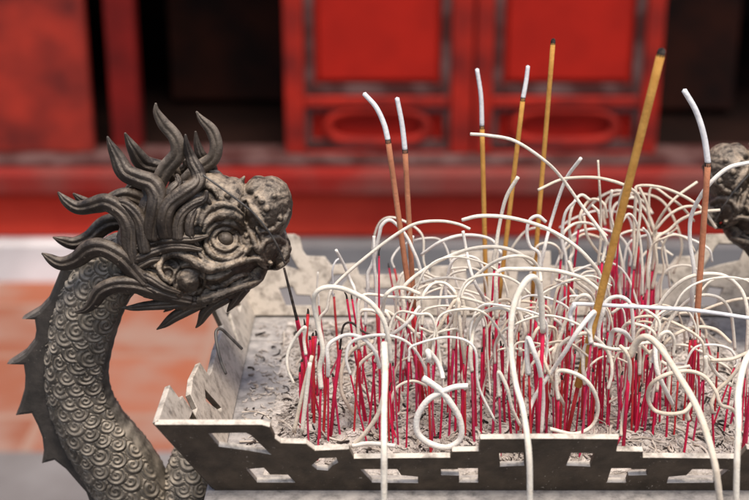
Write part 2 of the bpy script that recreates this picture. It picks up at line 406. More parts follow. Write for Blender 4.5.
rim_panel('pierced_rim', HX0, HX1, 1., pf); rim_panel('pierced_rim', HX0, HX1, 1., pb)
ym = (YF+YBK)/2; ly0 = (YBK-YF)/2; ly1 = (YBu-YFu)/2
es = np.array([-(HX1-HX0), 0, ZU-ZL]); SS = np.linalg.norm(es); es /= SS; ns = np.array([-es[2], 0, es[0]])
def pl_(sgn):
    def f(u, t, w_):
        p = np.array([-HX0, 0, 0])+es*t*(SS/SL)+ns*w_
        return np.array([XC+sgn*(-p[0])*-1, ym-u*(1 if sgn > 0 else -1), ZL+p[2]]) if sgn > 0 else np.array([XC-p[0], ym-u, ZL+p[2]])
    return f
# side panels: low, widely stepped profile
side_top = [(0, .52), (-.036, .50), (-.045, .52), (-.048, .70), (-.078, .74), (-.098, .70), (-.101, .56), (-.110, .56), (-.113, .80), (-.120, .82), (-.123, 1.0)]
side_holes = [[(-.150, .45), (-.136, .62), (-.132, .45)], [(-.128, .62), (-.112, .60), (-.112, .44), (-.104, .42), (-.104, .30), (-.119, .30), (-.121, .44), (-.128, .46)],
              [(-.078, .46), (-.068, .52), (-.058, .22), (-.062, .20)]]
def side_panel(sgn):
    out = [(u, t*SL) for u, t in side_top]+[(-ly1, SL), (-ly0, 0)]
    outline = out+[(-u, t) for u, t in reversed(out) if abs(u) > 1e-4]
    hs = []
    for h in side_holes:
        hh = [(u, t*SL) for u, t in h]; hs += [hh, [(-u, t) for u, t in reversed(hh)]]
    V, F = plate(outline, hs, .0042, .0006)
    W = []
    for u, t, w_ in V:
        p = es*t*(SS/SL)+ns*w_
        W.append((XC+sgn*(HX0-p[0]) if sgn > 0 else XC-(HX0-p[0]), ym+u*(-sgn), ZL+p[2]))
    return bpart('pierced_rim', (np.array(W), F), M['rim'])
side_panel(-1); side_panel(1)

# ------------------------------------------------------------------ ash bed and fallen fragments
ax0, ax1, ay0, ay1 = bx0+.034, bx1-.034, YF+.022, YBK-.014
ZA = ZL-.003
def ash_z(x, y):
    e = min(x-ax0, ax1-x, y-ay0, ay1-y); e = max(0., min(1., e/.03))
    h = .010*noise.noise(Vector((x*14, y*14, 1.)))+.004*noise.noise(Vector((x*60, y*60, 5.)))+.0022*noise.noise(Vector((x*190, y*190, 9.)))
    return ZA + .004 + e*.006 + h*(.4+.6*e)
NX, NY = 260, 150
V = []; 
for j in range(NY+1):
    for i in range(NX+1):
        x = ax0-.004+(ax1-ax0+.008)*i/NX; y = ay0-.004+(ay1-ay0+.008)*j/NY
        V.append((x, y, ash_z(x, y)))
F = [(j*(NX+1)+i, j*(NX+1)+i+1, (j+1)*(NX+1)+i+1, (j+1)*(NX+1)+i) for j in range(NY) for i in range(NX)]
n0 = len(V); bl = [(ax0-.004, ay0-.004), (ax1+.004, ay0-.004), (ax1+.004, ay1+.004), (ax0-.004, ay1+.004)]
ab = mk('ash_bed', np.array(V), F, M['ash'], None, (XC, ym, ZA))
ab.modifiers.new('depth', 'SOLIDIFY').thickness = .02
tag(ab, 'grey bed of incense ash filling the bronze burner', 'ash', kind='stuff')
def frags(name, m, N, r0, r1, l0, l1, label):
    parts = []
    for _ in range(N):
        sp = random.random() < .02; x = random.uniform(bx0+.008, ax0) if sp else random.uniform(ax0+.003, ax1-.003); y = random.uniform(ay0+.003, ay1-.003); a = random.uniform(0, 6.28); l = random.uniform(l0, l1); r = random.uniform(r0, r1)
        c = random.uniform(-1.6, 1.6); pts = []
        tl = random.uniform(-.35, .35)
        for s in np.linspace(-.5, .5, 5):
            aa = a+c*s
            px_, py_ = x+l*s*math.cos(aa), y+l*s*math.sin(aa)
            px_ = min(max(px_, bx0+.004), ax1-.001); py_ = min(max(py_, ay0+.001), ay1-.001)
            pts.append((px_, py_, (ash_z(px_, py_) if px_ > ax0-.003 else zb)+r*.6+abs(tl)*l*.4+tl*l*s))
        parts.append(sweep(np.array(pts), r, 6, ref=(0, 0, 1)))
    v, f = join(parts); o = mk(name, v, f, m, None, (XC, ym, ZA)); tag(o, label, 'ash', kind='stuff'); return o
frags('ash_fragments', M['frag2'], 7500, .0003, .0008, .0015, .0065, 'short grey broken ash pieces littering the ash bed')
frags('ash_crumbs', M['frag'], 380, .0004, .0011, .005, .032, 'cream broken ash curls littering the ash bed')
frags('burnt_crumbs', M['char'], 420, .0004, .0009, .003, .013, 'tiny black burnt splinters scattered on the ash bed')

# ------------------------------------------------------------------ dragon handle
DORG = P(110, 430, 0)
# base volumes of the head, (px, py, Y, rx px, ry mm, rz px, rot)
BASE = [(192, 226, 0, 44, 30, 44, 0), (214, 250, 0, 48, 33, 36, 0), (172, 268, 0, 46, 32, 30, .1), (150, 245, 0, 34, 27, 34, 0),
        (228, 212, 0, 24, 22, 34, .2), (267, 209, 0, 25, 23, 32, .25), (258, 240, 0, 27, 24, 24, 0), (215, 282, 0, 44, 25, 17, -.12), (246, 275, 0, 22, 19, 13, -.35),
        (212, 196, 0, 26, 20, 20, .3), (280, 252, 0, 10, 13, 15, 0)]
def base_c(b): return P(b[0], b[1], b[2])
BC = [(base_c(b), b[3]*PX, b[4]*MM, b[5]*PX/math.cos(TILT)*.98, b[6]) for b in BASE]
def depth(px, py):
    """nearest hit of the pixel ray with the base volumes; falls back to the middle plane"""
    d = ray(px, py); best = None
    for c, a, b, e, rot in BC:
        o = CAM-c; cr, sr = math.cos(rot), math.sin(rot)
        R_ = lambda v: np.array([(cr*v[0]-sr*v[2])/a, v[1]/b, (sr*v[0]+cr*v[2])/e])
        oo, dd = R_(o), R_(d); A = dd@dd; B = oo@dd; C_ = oo@oo-1; D_ = B*B-A*C_
        if D_ > 0:
            t = (-B-math.sqrt(D_))/A
            if best is None or t < best: best = t
    if best is None: return None
    return CAM+d*best
def on_head(pts, n=6, lift=0., smooth=2):
    """photo polyline laid over the head's near side"""
    q = spline(pts, n); out = []
    last = -.02
    for px, py in q[:, :2]:
        h = depth(px, py); y = h[1] if h is not None else last
        last = y; out.append(y)
    y = np.array(out)
    for _ in range(smooth): y = np.convolve(np.pad(y, 1, mode='edge'), [.25, .5, .25], 'valid')
    return np.array([P(a, b, yy-lift) for (a, b), yy in zip(q[:, :2], y)])
def my(V): V = np.array(V, float); V[:, 1] *= -1; return V
def both(g):
    v, f = g; return [(v, f), (my(v), [tuple(reversed(q)) for q in f])]

parts = []
for b, (c, a, ry, e, rot) in zip(BASE, BC): parts.append(ellipsoid(c, a, ry, e, rot))
def ridge(pts, r0, r1=None, lift=0., n=6, mid=None):
    q = on_head(pts, n, lift); r1 = r0 if r1 is None else r1
    rr = np.interp(np.linspace(0, 1, len(q)), [0, .5, 1], [r0, mid if mid else (r0+r1)/2, r1])*PX
    parts.extend(both(sweep(q, rr, 8)))
def circ(cx, cy, rx, ry=None, a0=0, a1=360, n=18):
    ry = ry or rx; return [(cx+rx*math.cos(math.radians(a)), cy+ry*math.sin(math.radians(a))) for a in np.linspace(a0, a1, n)]
# eye rings, lids, brows
ridge(circ(225, 240, 12, 10.5), 2.0, lift=.0); ridge(circ(225, 241, 19.5, 18, 20, 335, 20), 2.9, lift=.001)
ridge([(203, 232), (210, 220), (224, 214.5), (238, 218), (246, 228)], 2, 2, mid=5.5, lift=.0035)
ridge([(200, 226), (206, 212), (220, 205), (234, 208), (244, 216)], 2, 2, mid=4.6, lift=.003)
ridge([(196, 246), (203, 258), (216, 265), (232, 263), (244, 255), (252, 246)], 1.6, 2, mid=3.4, lift=.001)
# cheek: disc, spiral, S-lock to the mouth
hc = depth(189, 280)
parts.extend(both(sweep(np.array([hc+np.array([0, .004, 0]), hc+np.array([0, -.0032, 0]), hc+np.array([0, -.0048, 0])]), np.array([11.5, 11.5, 10])*PX, 28, ref=(1, 0, 0))))
ridge(circ(189, 280, 16, 15, 0, 360, 22), 2.2, lift=.001)
ridge([(171, 284), (163, 277), (159.5, 268), (164, 258), (175, 254), (187, 257), (199, 265), (211, 269.5), (226, 267), (242, 262), (256, 259), (266, 264)], 2.2, 1.8, mid=5.0, lift=.0035)
ridge(circ(168, 274, 6.5, 6.5, -30, 320, 14), 1.8, lift=.001)
ridge([(174, 290), (184, 299), (198, 302), (214, 298), (230, 291), (246, 286), (262, 280)], 2.2, 1.6, mid=5, lift=.003)
ridge([(203, 283), (212, 288), (224, 285), (236, 278), (250, 274)], 1.4, 1.4, mid=3.2, lift=.002)
ridge([(200, 276), (210, 279), (222, 276), (232, 271)], 1.2, 1.2, mid=2.2, lift=.002)
ridge([(225, 291), (238, 284), (252, 277)], 1.5, 1.2, mid=2.8, lift=.002)
# muzzle: nose wrinkles, nostril roll, lip
ridge([(246, 226), (252, 236), (256, 248), (262, 256)], 2, 2, mid=3.4, lift=.001)
ridge([(256, 228), (262, 236), (263, 246)], 1.6, 1.6, mid=2.8, lift=.001)
ridge([(246, 194), (251, 206), (258, 218), (266, 228)], 1.8, 1.8, mid=3.6, lift=.001)
ridge([(276, 226), (284, 220), (290, 210)], 1.4, 1.4, mid=3., lift=.001)
ridge([(262, 232), (272, 230), (280, 224)], 1.4, 1.4, mid=2.6, lift=.001)
ridge(circ(274, 251, 13, 13, 100, 400, 20), 2.4, 2.4, mid=3.2, lift=.0005)
ridge([(258, 262), (266, 267), (277, 267), (286, 262), (289, 253)], 2.2, 2, mid=3.4, lift=.001)
for (x, y, r) in ((262, 201, 3.2), (274, 196, 2.6), (267, 209, 2.8), (280, 218, 3), (257, 196, 2), (247, 236, 2.6), (240, 226, 2.4), (285, 232, 3), (270, 240, 2.2), (213, 228, 2), (232, 228, 2.2), (239, 246, 2.4), (248, 252, 2.2), (206, 240, 2), (236, 206, 3), (228, 196, 3), (222, 200, 2.5), (244, 200, 2.4)):
    h = depth(x, y)
    if h is not None: parts.extend(both(ellipsoid(h, r*PX, r*PX, r*PX, 0, 12, 8)))
# forehead plate, crown bump and small knob horn between brow and snout
parts.append(ellipsoid(P(218, 186, 0), 22*PX, 14*MM, 11*PX, .25))
kn = spline([P(236, 190, 0), P(240, 184, 0), P(245, 176, 0)], 4); parts.append(sweep(kn, np.linspace(7, 1.2, len(kn))*PX, 8))
parts.append(ellipsoid(P(255, 186, 0), 12*PX, 12*MM, 8*PX, -.7))
# wavy hair strands cast on the side of the head
hair = [[(120, 253), (136, 250), (152, 243), (168, 241), (184, 243), (198, 250)], [(124, 262), (140, 260), (154, 251), (170, 249), (186, 252)],
        [(133, 240), (146, 236), (162, 235), (178, 234), (192, 236)], [(126, 270), (142, 273), (156, 279), (162, 286)],
        [(114, 275), (130, 279), (146, 285), (160, 291), (176, 296)], [(118, 283), (136, 290), (156, 297), (178, 302)],
        [(178, 212), (190, 206), (198, 210), (196, 222), (188, 228)], [(186, 200), (196, 198), (205, 203), (204, 214)],
        [(166, 226), (172, 212), (182, 203), (194, 196)], [(176, 230), (180, 219), (188, 212)], [(158, 230), (160, 214), (168, 203), (180, 194)],
        [(196, 190), (206, 186), (214, 190), (218, 198)], [(140, 266), (152, 264), (160, 270)], [(150, 302), (166, 303), (186, 307), (206, 306)]]
for h in hair: ridge(h, 1.8, 1.6, mid=4.4, lift=.0022)
v, f = join(parts)

neck_px = [(150, 252), (122, 262), (99, 285), (85, 315), (77.5, 345), (74.5, 372), (79, 402), (92, 430), (110, 456), (127, 482), (138, 512), (150, 548), (176, 588), (225, 622)]
neck_r = [29, 32, 34.5, 36, 35.5, 35, 36, 38.5, 42, 43, 42, 40, 38, 36]
npth = spline([(p[0]+3, p[1], r-3) for p, r in zip(neck_px, neck_r)], 60)
c3 = np.array([P(a, b, 0) for a, b in npth[:, :2]]); rr = npth[:, 2]*PX
seg = np.r_[0, np.cumsum(np.linalg.norm(np.diff(c3, axis=0), axis=1))]
NU = 620; su = np.linspace(0, seg[-1], NU)
c3 = np.stack([np.interp(su, seg, c3[:, k]) for k in range(3)], 1); rr = np.interp(su, seg, rr)
for _ in range(30):
    c3[1:-1] = .25*c3[:-2]+.5*c3[1:-1]+.25*c3[2:]
tt = np.gradient(c3, axis=0); tt /= np.linalg.norm(tt, axis=1)[:, None]
Bv = np.array([0, 1., 0]); Nv = np.cross(tt, Bv)      # in-plane normal
NV = 300; thv = np.linspace(0, 2*math.pi, NV, endpoint=False)
def scale_field(su, rr, thv, R=.0084, belly=None, seed=3):
    """overlapping round scales with raised rings: height above the neck, as a grid"""
    rs = np.random.RandomState(seed); H = np.zeros((len(su), len(thv))); row = R*1.12
    nr = int(su[-1]/row)+2; ncol = max(6, int(round(2*math.pi*float(np.mean(rr))/(R*1.72))))
    U = su[:, None]*np.ones((1, len(thv)))
    for i in range(nr, -1, -1):
        uc = i*row
        ri = float(np.interp(uc, su, rr))
        for j in range(ncol):
            v0 = (j+.5*(i % 2))*2*math.pi/ncol + rs.uniform(-.06, .06); u0 = uc+rs.uniform(-.0013, .0013); Rj = R*rs.uniform(.84, 1.16)
            iu = np.where(np.abs(su-u0) < Rj)[0]
            if len(iu) == 0: continue
            dv = (thv-v0+math.pi) % (2*math.pi)-math.pi
            jv = np.where(np.abs(dv)*ri < Rj)[0]
            du = su[iu][:, None]-u0; dw = dv[jv][None, :]*ri
            d = np.sqrt(du**2+dw**2)/Rj; ins = d < 1
            an = np.arctan2(dw, du); sp = rs.choice([-1, 1])
            ringv = np.cos(2*math.pi*(d*2.6+sp*an/(2*math.pi)*.8+rs.uniform(0, 1)*.15))
            edge = np.clip((1-d)/.10, 0, 1)
            h = (.0010+.0007*(du/Rj)+.00050*ringv*np.clip((1-d)/.16, 0, 1)*np.clip(d/.15, .3, 1))*edge+.0002
            sub = H[np.ix_(iu, jv)]; sub[ins] = h[ins]; H[np.ix_(iu, jv)] = sub
    return H
H = scale_field(su, rr, thv)
# theta 0 looks along Nv; smooth belly strip on the inner side, plain ridge band on the outer
inner = (Nv[NU//2]@np.array([1, 0, 0.]) > 0)
ang_in = 0. if inner else math.pi
dth = np.abs((thv-ang_in+math.pi) % (2*math.pi)-math.pi)
H *= np.clip((dth-.42)/.2, 0, 1)[None, :]
H += (.00015*np.sin(su*2*math.pi/.011))[:, None]*np.clip((.62-dth)/.2, 0, 1)[None, :]
Vn = c3[:, None, :] + (rr[:, None]+H)[:, :, None]*(np.cos(thv)[None, :, None]*Nv[:, None, :]+.86*np.sin(thv)[None, :, None]*Bv)
Vn = Vn.reshape(-1, 3)
idx = np.arange(NU*NV).reshape(NU, NV); nx = np.roll(idx, -1, axis=1)
Fn = np.stack([idx[:-1], nx[:-1], nx[1:], idx[1:]], -1).reshape(-1, 4).tolist()
Fn += [list(range(NV))[::-1], [(NU-1)*NV+k for k in range(NV)]]
dragon = mk('dragon_handle', Vn, Fn, M['scale'], burner, DORG)
dragon['label'] = 'scaled bronze dragon neck rising from the burner side, its maned head turned to the incense'

def dpart(name, g, m, smooth=True, label=None):
    o = mk(name, g[0], g[1], m, dragon, origin=np.asarray(g[0]).mean(axis=0), smooth=smooth)
    if label: o['label'] = label
    return o
head = dpart('head', (v, f), M['bronze'])
cut = []
for sy in (-1, 1):
    hn = depth(273, 250); c_ = np.array([hn[0], sy*(abs(hn[1])+.003), hn[2]])
    cut.append(ellipsoid(c_, 10.5*PX, 13*MM, 9.5*PX, .2)); 
rm = head.modifiers.new('fuse', 'REMESH'); rm.mode = 'VOXEL'; rm.voxel_size = .00075; rm.use_smooth_shade = True
sm = head.modifiers.new('soften', 'SMOOTH'); sm.iterations = 3; sm.factor = .5
tx = bpy.data.textures.new('cast_skin', 'CLOUDS'); tx.noise_scale = .006; tx.noise_depth = 3
dp = head.modifiers.new('cast', 'DISPLACE'); dp.texture = tx; dp.strength = .0016; dp.mid_level = .5; dp.texture_coords = 'LOCAL'
bake(head)
for g in cut:
    co = mk('cutter', g[0], g[1], None)
    bo = head.modifiers.new('hollow', 'BOOLEAN'); bo.operation = 'DIFFERENCE'; bo.object = co; bo.solver = 'FAST'
    bake(head); me_ = co.data; bpy.data.objects.remove(co); bpy.data.meshes.remove(me_)
for s in (-1, 1):
    hp = depth(225, 240); e = ellipsoid(np.array([hp[0], s*abs(hp[1])*1.0, hp[2]])+np.array([0, -s*.0015, 0]), 8.0*PX, 4.4*MM, 7.6*PX)
    dpart('eye', e, M['lock'])
def gr2(th):      # two grooves on each flat side
    return 1-.33*math.exp(-((th-math.pi/2-.30)/.16)**2)-.33*math.exp(-((th-3*math.pi/2+.30)/.16)**2)-.14*math.exp(-((th-math.pi/2+.45)/.2)**2)-.14*math.exp(-((th-3*math.pi/2-.45)/.2)**2)
def lock(name, pts, rad, y0, y1, mirror=True, m='lock', groove=gr2, flat=.85, shift=(0, 0), yy=None):
    """S-shaped tapering lock; y0 root depth, y1 tip depth (mm, near side negative)"""
    q = spline([(*p, r) for p, r in zip(pts, rad)], 9)
    ys = np.linspace(y0, y1, len(q))*MM
    if yy is not None: ys = np.interp(np.linspace(0, 1, len(q)), np.linspace(0, 1, len(yy)), yy)*MM
    c = np.array([P(a, b, y) for (a, b), y in zip(q[:, :2], ys)])
    rv = np.maximum(q[:, 2], .5)*PX; ph = random.uniform(0, 6)
    rv = rv*(1+.03*np.sin(np.arange(len(rv))*.25+ph))
    c = c+np.stack([.0005*np.sin(np.arange(len(c))*.21+ph+k) for k in range(3)], 1)
    g = sweep(c, rv, 28, flat, groove)
    dpart(name, g, M[m])
    if mirror:
        w_ = my(g[0]); w_[:, 0] += shift[0]*PX; w_[:, 2] += shift[1]*PX
        dpart(name, (w_, [tuple(reversed(k)) for k in g[1]]), M[m])
gr1 = lambda th: 1-.30*math.exp(-((th-math.pi/2)/.24)**2)-.30*math.exp(-((th-3*math.pi/2)/.24)**2)
# horns (root -> tip)
lock('horn', [(158, 186), (166, 168), (178, 152), (176, 138), (163, 124), (156.5, 112), (156.5, 103)], [8, 8, 8, 7, 6, 4, 1], -8, -10, False, groove=gr1, m='horn')
lock('horn', [(186, 182), (200, 168), (213, 157), (217, 145), (212, 132), (202, 120), (197, 111)], [7.5, 7.5, 7, 6.6, 6, 4.2, 1], 10, 12, False, groove=gr1, m='horn')
# forelock in front of the horns
lock('mane_lock', [(166, 236), (165, 222), (170, 206), (184, 193), (197, 182), (199, 173), (192, 162), (187, 148), (186, 134)], [8, 8.5, 8, 8, 7.5, 7, 6, 4.2, 1], -27, -14, True, yy=(-31, -31, -27, -18, -14, -14), shift=(4, -8))
lock('mane_lock', [(178, 240), (177, 226), (182, 214), (193, 205), (203, 199), (207, 190)], [6, 6, 5.6, 5, 4, 2], -34, -22, True)
# upper back lock
lock('mane_lock', [(152, 240), (152, 226), (156, 210), (158, 196), (151, 184), (139, 178), (126, 172), (118, 160), (112, 148), (108, 136)], [8, 9, 9.5, 9.5, 9.5, 9.5, 9, 7.5, 5.2, 1], -26, -12, True, yy=(-29, -27, -20, -15, -12), shift=(10, -6))
lock('mane_lock', [(160, 238), (160, 222), (164, 206), (172, 192), (178, 184), (176, 174)], [6, 6.5, 6.5, 6, 4.5, 2], -29, -18, True)
lock('mane_lock', [(146, 252), (143, 236), (140, 222), (134, 210), (124, 204), (114, 208)], [6, 7, 7, 6.5, 5, 2], -31, -20, True)
lock('mane_lock', [(140, 240), (141, 226), (146, 210), (148, 198), (144, 188)], [7, 7.5, 7.5, 6, 3], -22, -14, True)
# middle back lock
lock('mane_lock', [(134, 262), (131, 244), (129, 226), (122, 211), (108, 203), (92, 206), (78, 207), (67, 201), (58, 193)], [8, 9, 9.5, 9.5, 9, 8, 7, 5, 1], -26, -10, True, yy=(-29, -25, -18, -12, -10), shift=(8, -10))
# lower back lock
lock('mane_lock', [(146, 284), (132, 270), (120, 256), (105, 248), (90, 250), (76, 259), (62, 263), (50, 259), (41, 253.5)], [8, 9, 9.5, 9.5, 9.5, 8.5, 7, 4.5, 1], -28, -16, True, yy=(-31, -29, -25, -20, -17))
# jaw lock curling down over the neck
lock('mane_lock', [(190, 301), (172, 296), (152, 290), (132, 285), (116, 284), (103, 291), (94, 302), (85, 309), (76, 312)], [5, 7, 8, 8.5, 8.5, 8, 6.5, 4, 1], -30, -30, True, yy=(-27, -31, -33, -34, -31))
def side_lock(pts, r, lift, gv=gr2):
    q = on_head(pts, 9, lift, 4); rv = np.interp(np.linspace(0, 1, len(q)), np.linspace(0, 1, len(r)), r)*PX
    for k, (a, b) in enumerate(both(sweep(q, rv, 26, .9, gv))): dpart('mane_lock', (a, b), M['lock'])
side_lock([(208, 236), (192, 239), (174, 239), (156, 241), (140, 247), (124, 247)], [1.5, 4.5, 5.2, 5.2, 5, 3], .003)
side_lock([(202, 250), (186, 247), (170, 247), (152, 252), (138, 258), (122, 256)], [1.5, 4.5, 5.2, 5.2, 5, 3], .0035)
side_lock([(164, 259), (152, 260), (140, 266), (128, 268), (118, 262)], [2.5, 4.6, 5, 4.6, 3], .003)
side_lock([(180, 293), (164, 287), (148, 277), (134, 273), (120, 270)], [2, 4.6, 5.2, 4.8, 3], .003)
side_lock([(196, 299), (176, 297), (158, 291), (140, 283), (124, 278)], [1.5, 4, 4.6, 4.4, 3], .003)
side_lock([(198, 246), (190, 234), (190, 220), (196, 208), (206, 200), (212, 206)], [2, 4.6, 4.8, 4.4, 3.4, 1], .003)
# beard spikes under the jaw
lock('beard_lock', [(196, 301), (176, 303), (152, 306), (134, 308), (121, 307)], [5, 5.5, 5, 3.5, .8], -24, -22, True, groove=gr1)
lock('beard_lock', [(206, 300), (192, 306), (178, 315), (166, 324), (156, 329)], [6, 6.5, 6, 4, .7], -18, -16, True, groove=gr1)
lock('beard_lock', [(226, 296), (214, 304), (205, 314), (200, 321), (196, 327)], [6.5, 6.5, 5.5, 3.5, .8], -18, -16, True, groove=gr1)
lock('beard_lock', [(246, 288), (238, 296), (232, 304), (228, 312)], [6, 5.5, 3.8, .8], -16, -14, True, groove=gr1)
# dorsal crest with hooked spines
ol = [(64, 262), (56, 282), (50, 296), (40, 307), (23, 317), (36, 317.5), (37.5, 328), (36, 337), (26, 350), (8, 362), (25, 362.5), (26.5, 373), (26, 386), (22, 400), (17, 413), (33, 411), (38.5, 422), (43.5, 435), (45, 448), (43, 461), (56, 457.5), (67, 466), (79, 480), (87, 489), (91, 500), (102, 512), (108, 530), (126, 540),
      (122, 500), (92, 456), (72, 428), (60, 400), (56, 372), (60, 344), (68, 315), (80, 288), (92, 268)]
org2 = P(60, 380, 0)
ou = [((p := P(a, b, 0))[0]-org2[0], p[2]-org2[2]) for a, b in ol]
Vp, Fp = plate(ou, [], .013, .003)
Wp = np.array([(org2[0]+a, c_, org2[2]+b) for a, b, c_ in Vp])
dpart('spined_crest', (Wp, Fp), M['fin'], smooth=False)
# thin wire from the forelock over the cheek to the mouth
wpts = [(203, 175, -30), (224, 190, -33), (250, 210, -34), (266, 228, -34), (277, 245, -33), (285, 264, -27)]
wq = spline([tuple(P(a, b, y*MM)) for a, b, y in wpts], 8)
dpart('wire', sweep(wq, .0007, 6), M['wire'])
# second scaled limb beside the neck, in the light under the rim corner
lp = spline([(*P(196, 446, .012), .0135), (*P(192, 470, .006), .0175), (*P(186, 500, .002), .020), (*P(180, 530, .0), .021)], 60)
l3, lr = lp[:, :3], lp[:, 3]
ls = np.r_[0, np.cumsum(np.linalg.norm(np.diff(l3, axis=0), axis=1))]
lt = np.gradient(l3, axis=0); lt /= np.linalg.norm(lt, axis=1)[:, None]; LB = np.array([0, 1., 0]); LB = LB[None]-lt*(lt@LB)[:, None]; LB /= np.linalg.norm(LB, axis=1)[:, None]; LN = np.cross(lt, LB)
tl = np.linspace(0, 2*math.pi, 130, endpoint=False); Hl = scale_field(ls, lr, tl, R=.0078, seed=9)
Vl = (l3[:, None]+(lr[:, None]+Hl)[..., None]*(np.cos(tl)[None, :, None]*LN[:, None]+np.sin(tl)[None, :, None]*LB[:, None])).reshape(-1, 3)
n_, m_ = len(l3), 130; ix = np.arange(n_*m_).reshape(n_, m_); ixn = np.roll(ix, -1, 1)
Fl = np.stack([ix[:-1], ixn[:-1], ixn[1:], ix[1:]], -1).reshape(-1, 4).tolist()+[list(range(m_)), [(n_-1)*m_+k for k in range(m_)][::-1]]
dpart('scaled_limb', (Vl, Fl), M['scale'])

# the twin handle on the far side, turned to face this one
tw = dragon.copy(); COL.objects.link(tw); tw.parent = burner; tw.scale = (-1, 1, 1)
snout = P(293, 205, 0)-DORG; target = P(699, 224, .10)
tw.location = np.array([target[0]+snout[0], target[1], DORG[2]-.004])-wloc(burner)
tw['label'] = 'twin bronze dragon handle at the right edge, only its blurred snout in view'
for ch in list(dragon.children):
    c = ch.copy(); COL.objects.link(c); c.parent = tw

# ------------------------------------------------------------------ incense
GRP = 'incense sticks standing in the ash'
def zone(px):
    for lim, t in ((325, 'under the dragon mouth'), (352, 'in the left clump'), (384, 'left of the terracotta pair'), (404, 'at the left terracotta stick'), (428, 'at the right terracotta stick'),
                   (450, 'behind the ash ring'), (475, 'right of the ash ring'), (500, 'below the first golden stick'), (522, 'below the second golden stick'), (545, 'below the tallest golden stick'), (565, 'left of the thick tan stick'),
                   (585, 'at the thick tan stick foot'), (606, 'behind the thick tan stick'), (622, 'in the densest red clump'), (640, 'right of the densest red clump'), (660, 'under the tan stick top'), (682, 'left of the right terracotta stick'), (712, 'at the right terracotta stick')):
        if px < lim: return t
    return 'before the twin dragon'
STICKS = []
def surf(px, py):
    p = PZ(px, py, ZA+.008); p[0] = min(max(p[0], ax0+.006), ax1-.006); p[1] = min(max(p[1], ay0+.005), ay1-.004); p[2] = ash_z(p[0], p[1]); return p
def base_under(top3, dx=0):
    x = min(max(top3[0]+dx, ax0+.006), ax1-.006); y = min(max(top3[1], ay0+.005), ay1-.004); return np.array([x, y, ash_z(x, y)])
def red_stick(top3, base3, r=.00125, m=None, tip=True, px=None, burnt=None):
    d = base3-top3; L_ = np.linalg.norm(d); b2 = base3+d/L_*.014
    bow = np.array([random.uniform(-1, 1), random.uniform(-1, 1), 0])*L_*.008
    pts = [top3, (top3+b2)/2+bow, b2]
    o = mk('incense_stick', *sweep(spline(pts, 4), r, 8), m or M[random.choice(['red', 'red', 'red', 'red2', 'red3'])], None, base3)
    if tip:
        tl_ = burnt if burnt is not None else random.uniform(.002, .006)
        u = -d/L_; k = random.uniform(-.25, .25)
        tp = spline([top3-u*.0012, top3+u*tl_*.5, top3+u*tl_+np.array([k*tl_, k*tl_*.6, 0])], 3)
        mk('charred_tip', *sweep(tp, np.linspace(r*1.04, r*.5, len(tp)), 7), M['char'], o, top3)
    lean = (top3-base3)[0]/max(1e-4, (top3-base3)[2]); hgt = top3[2]-base3[2]
    STICKS.append(dict(o=o, px=px, lean=lean, h=hgt, y=base3[1], curl=None)); return o

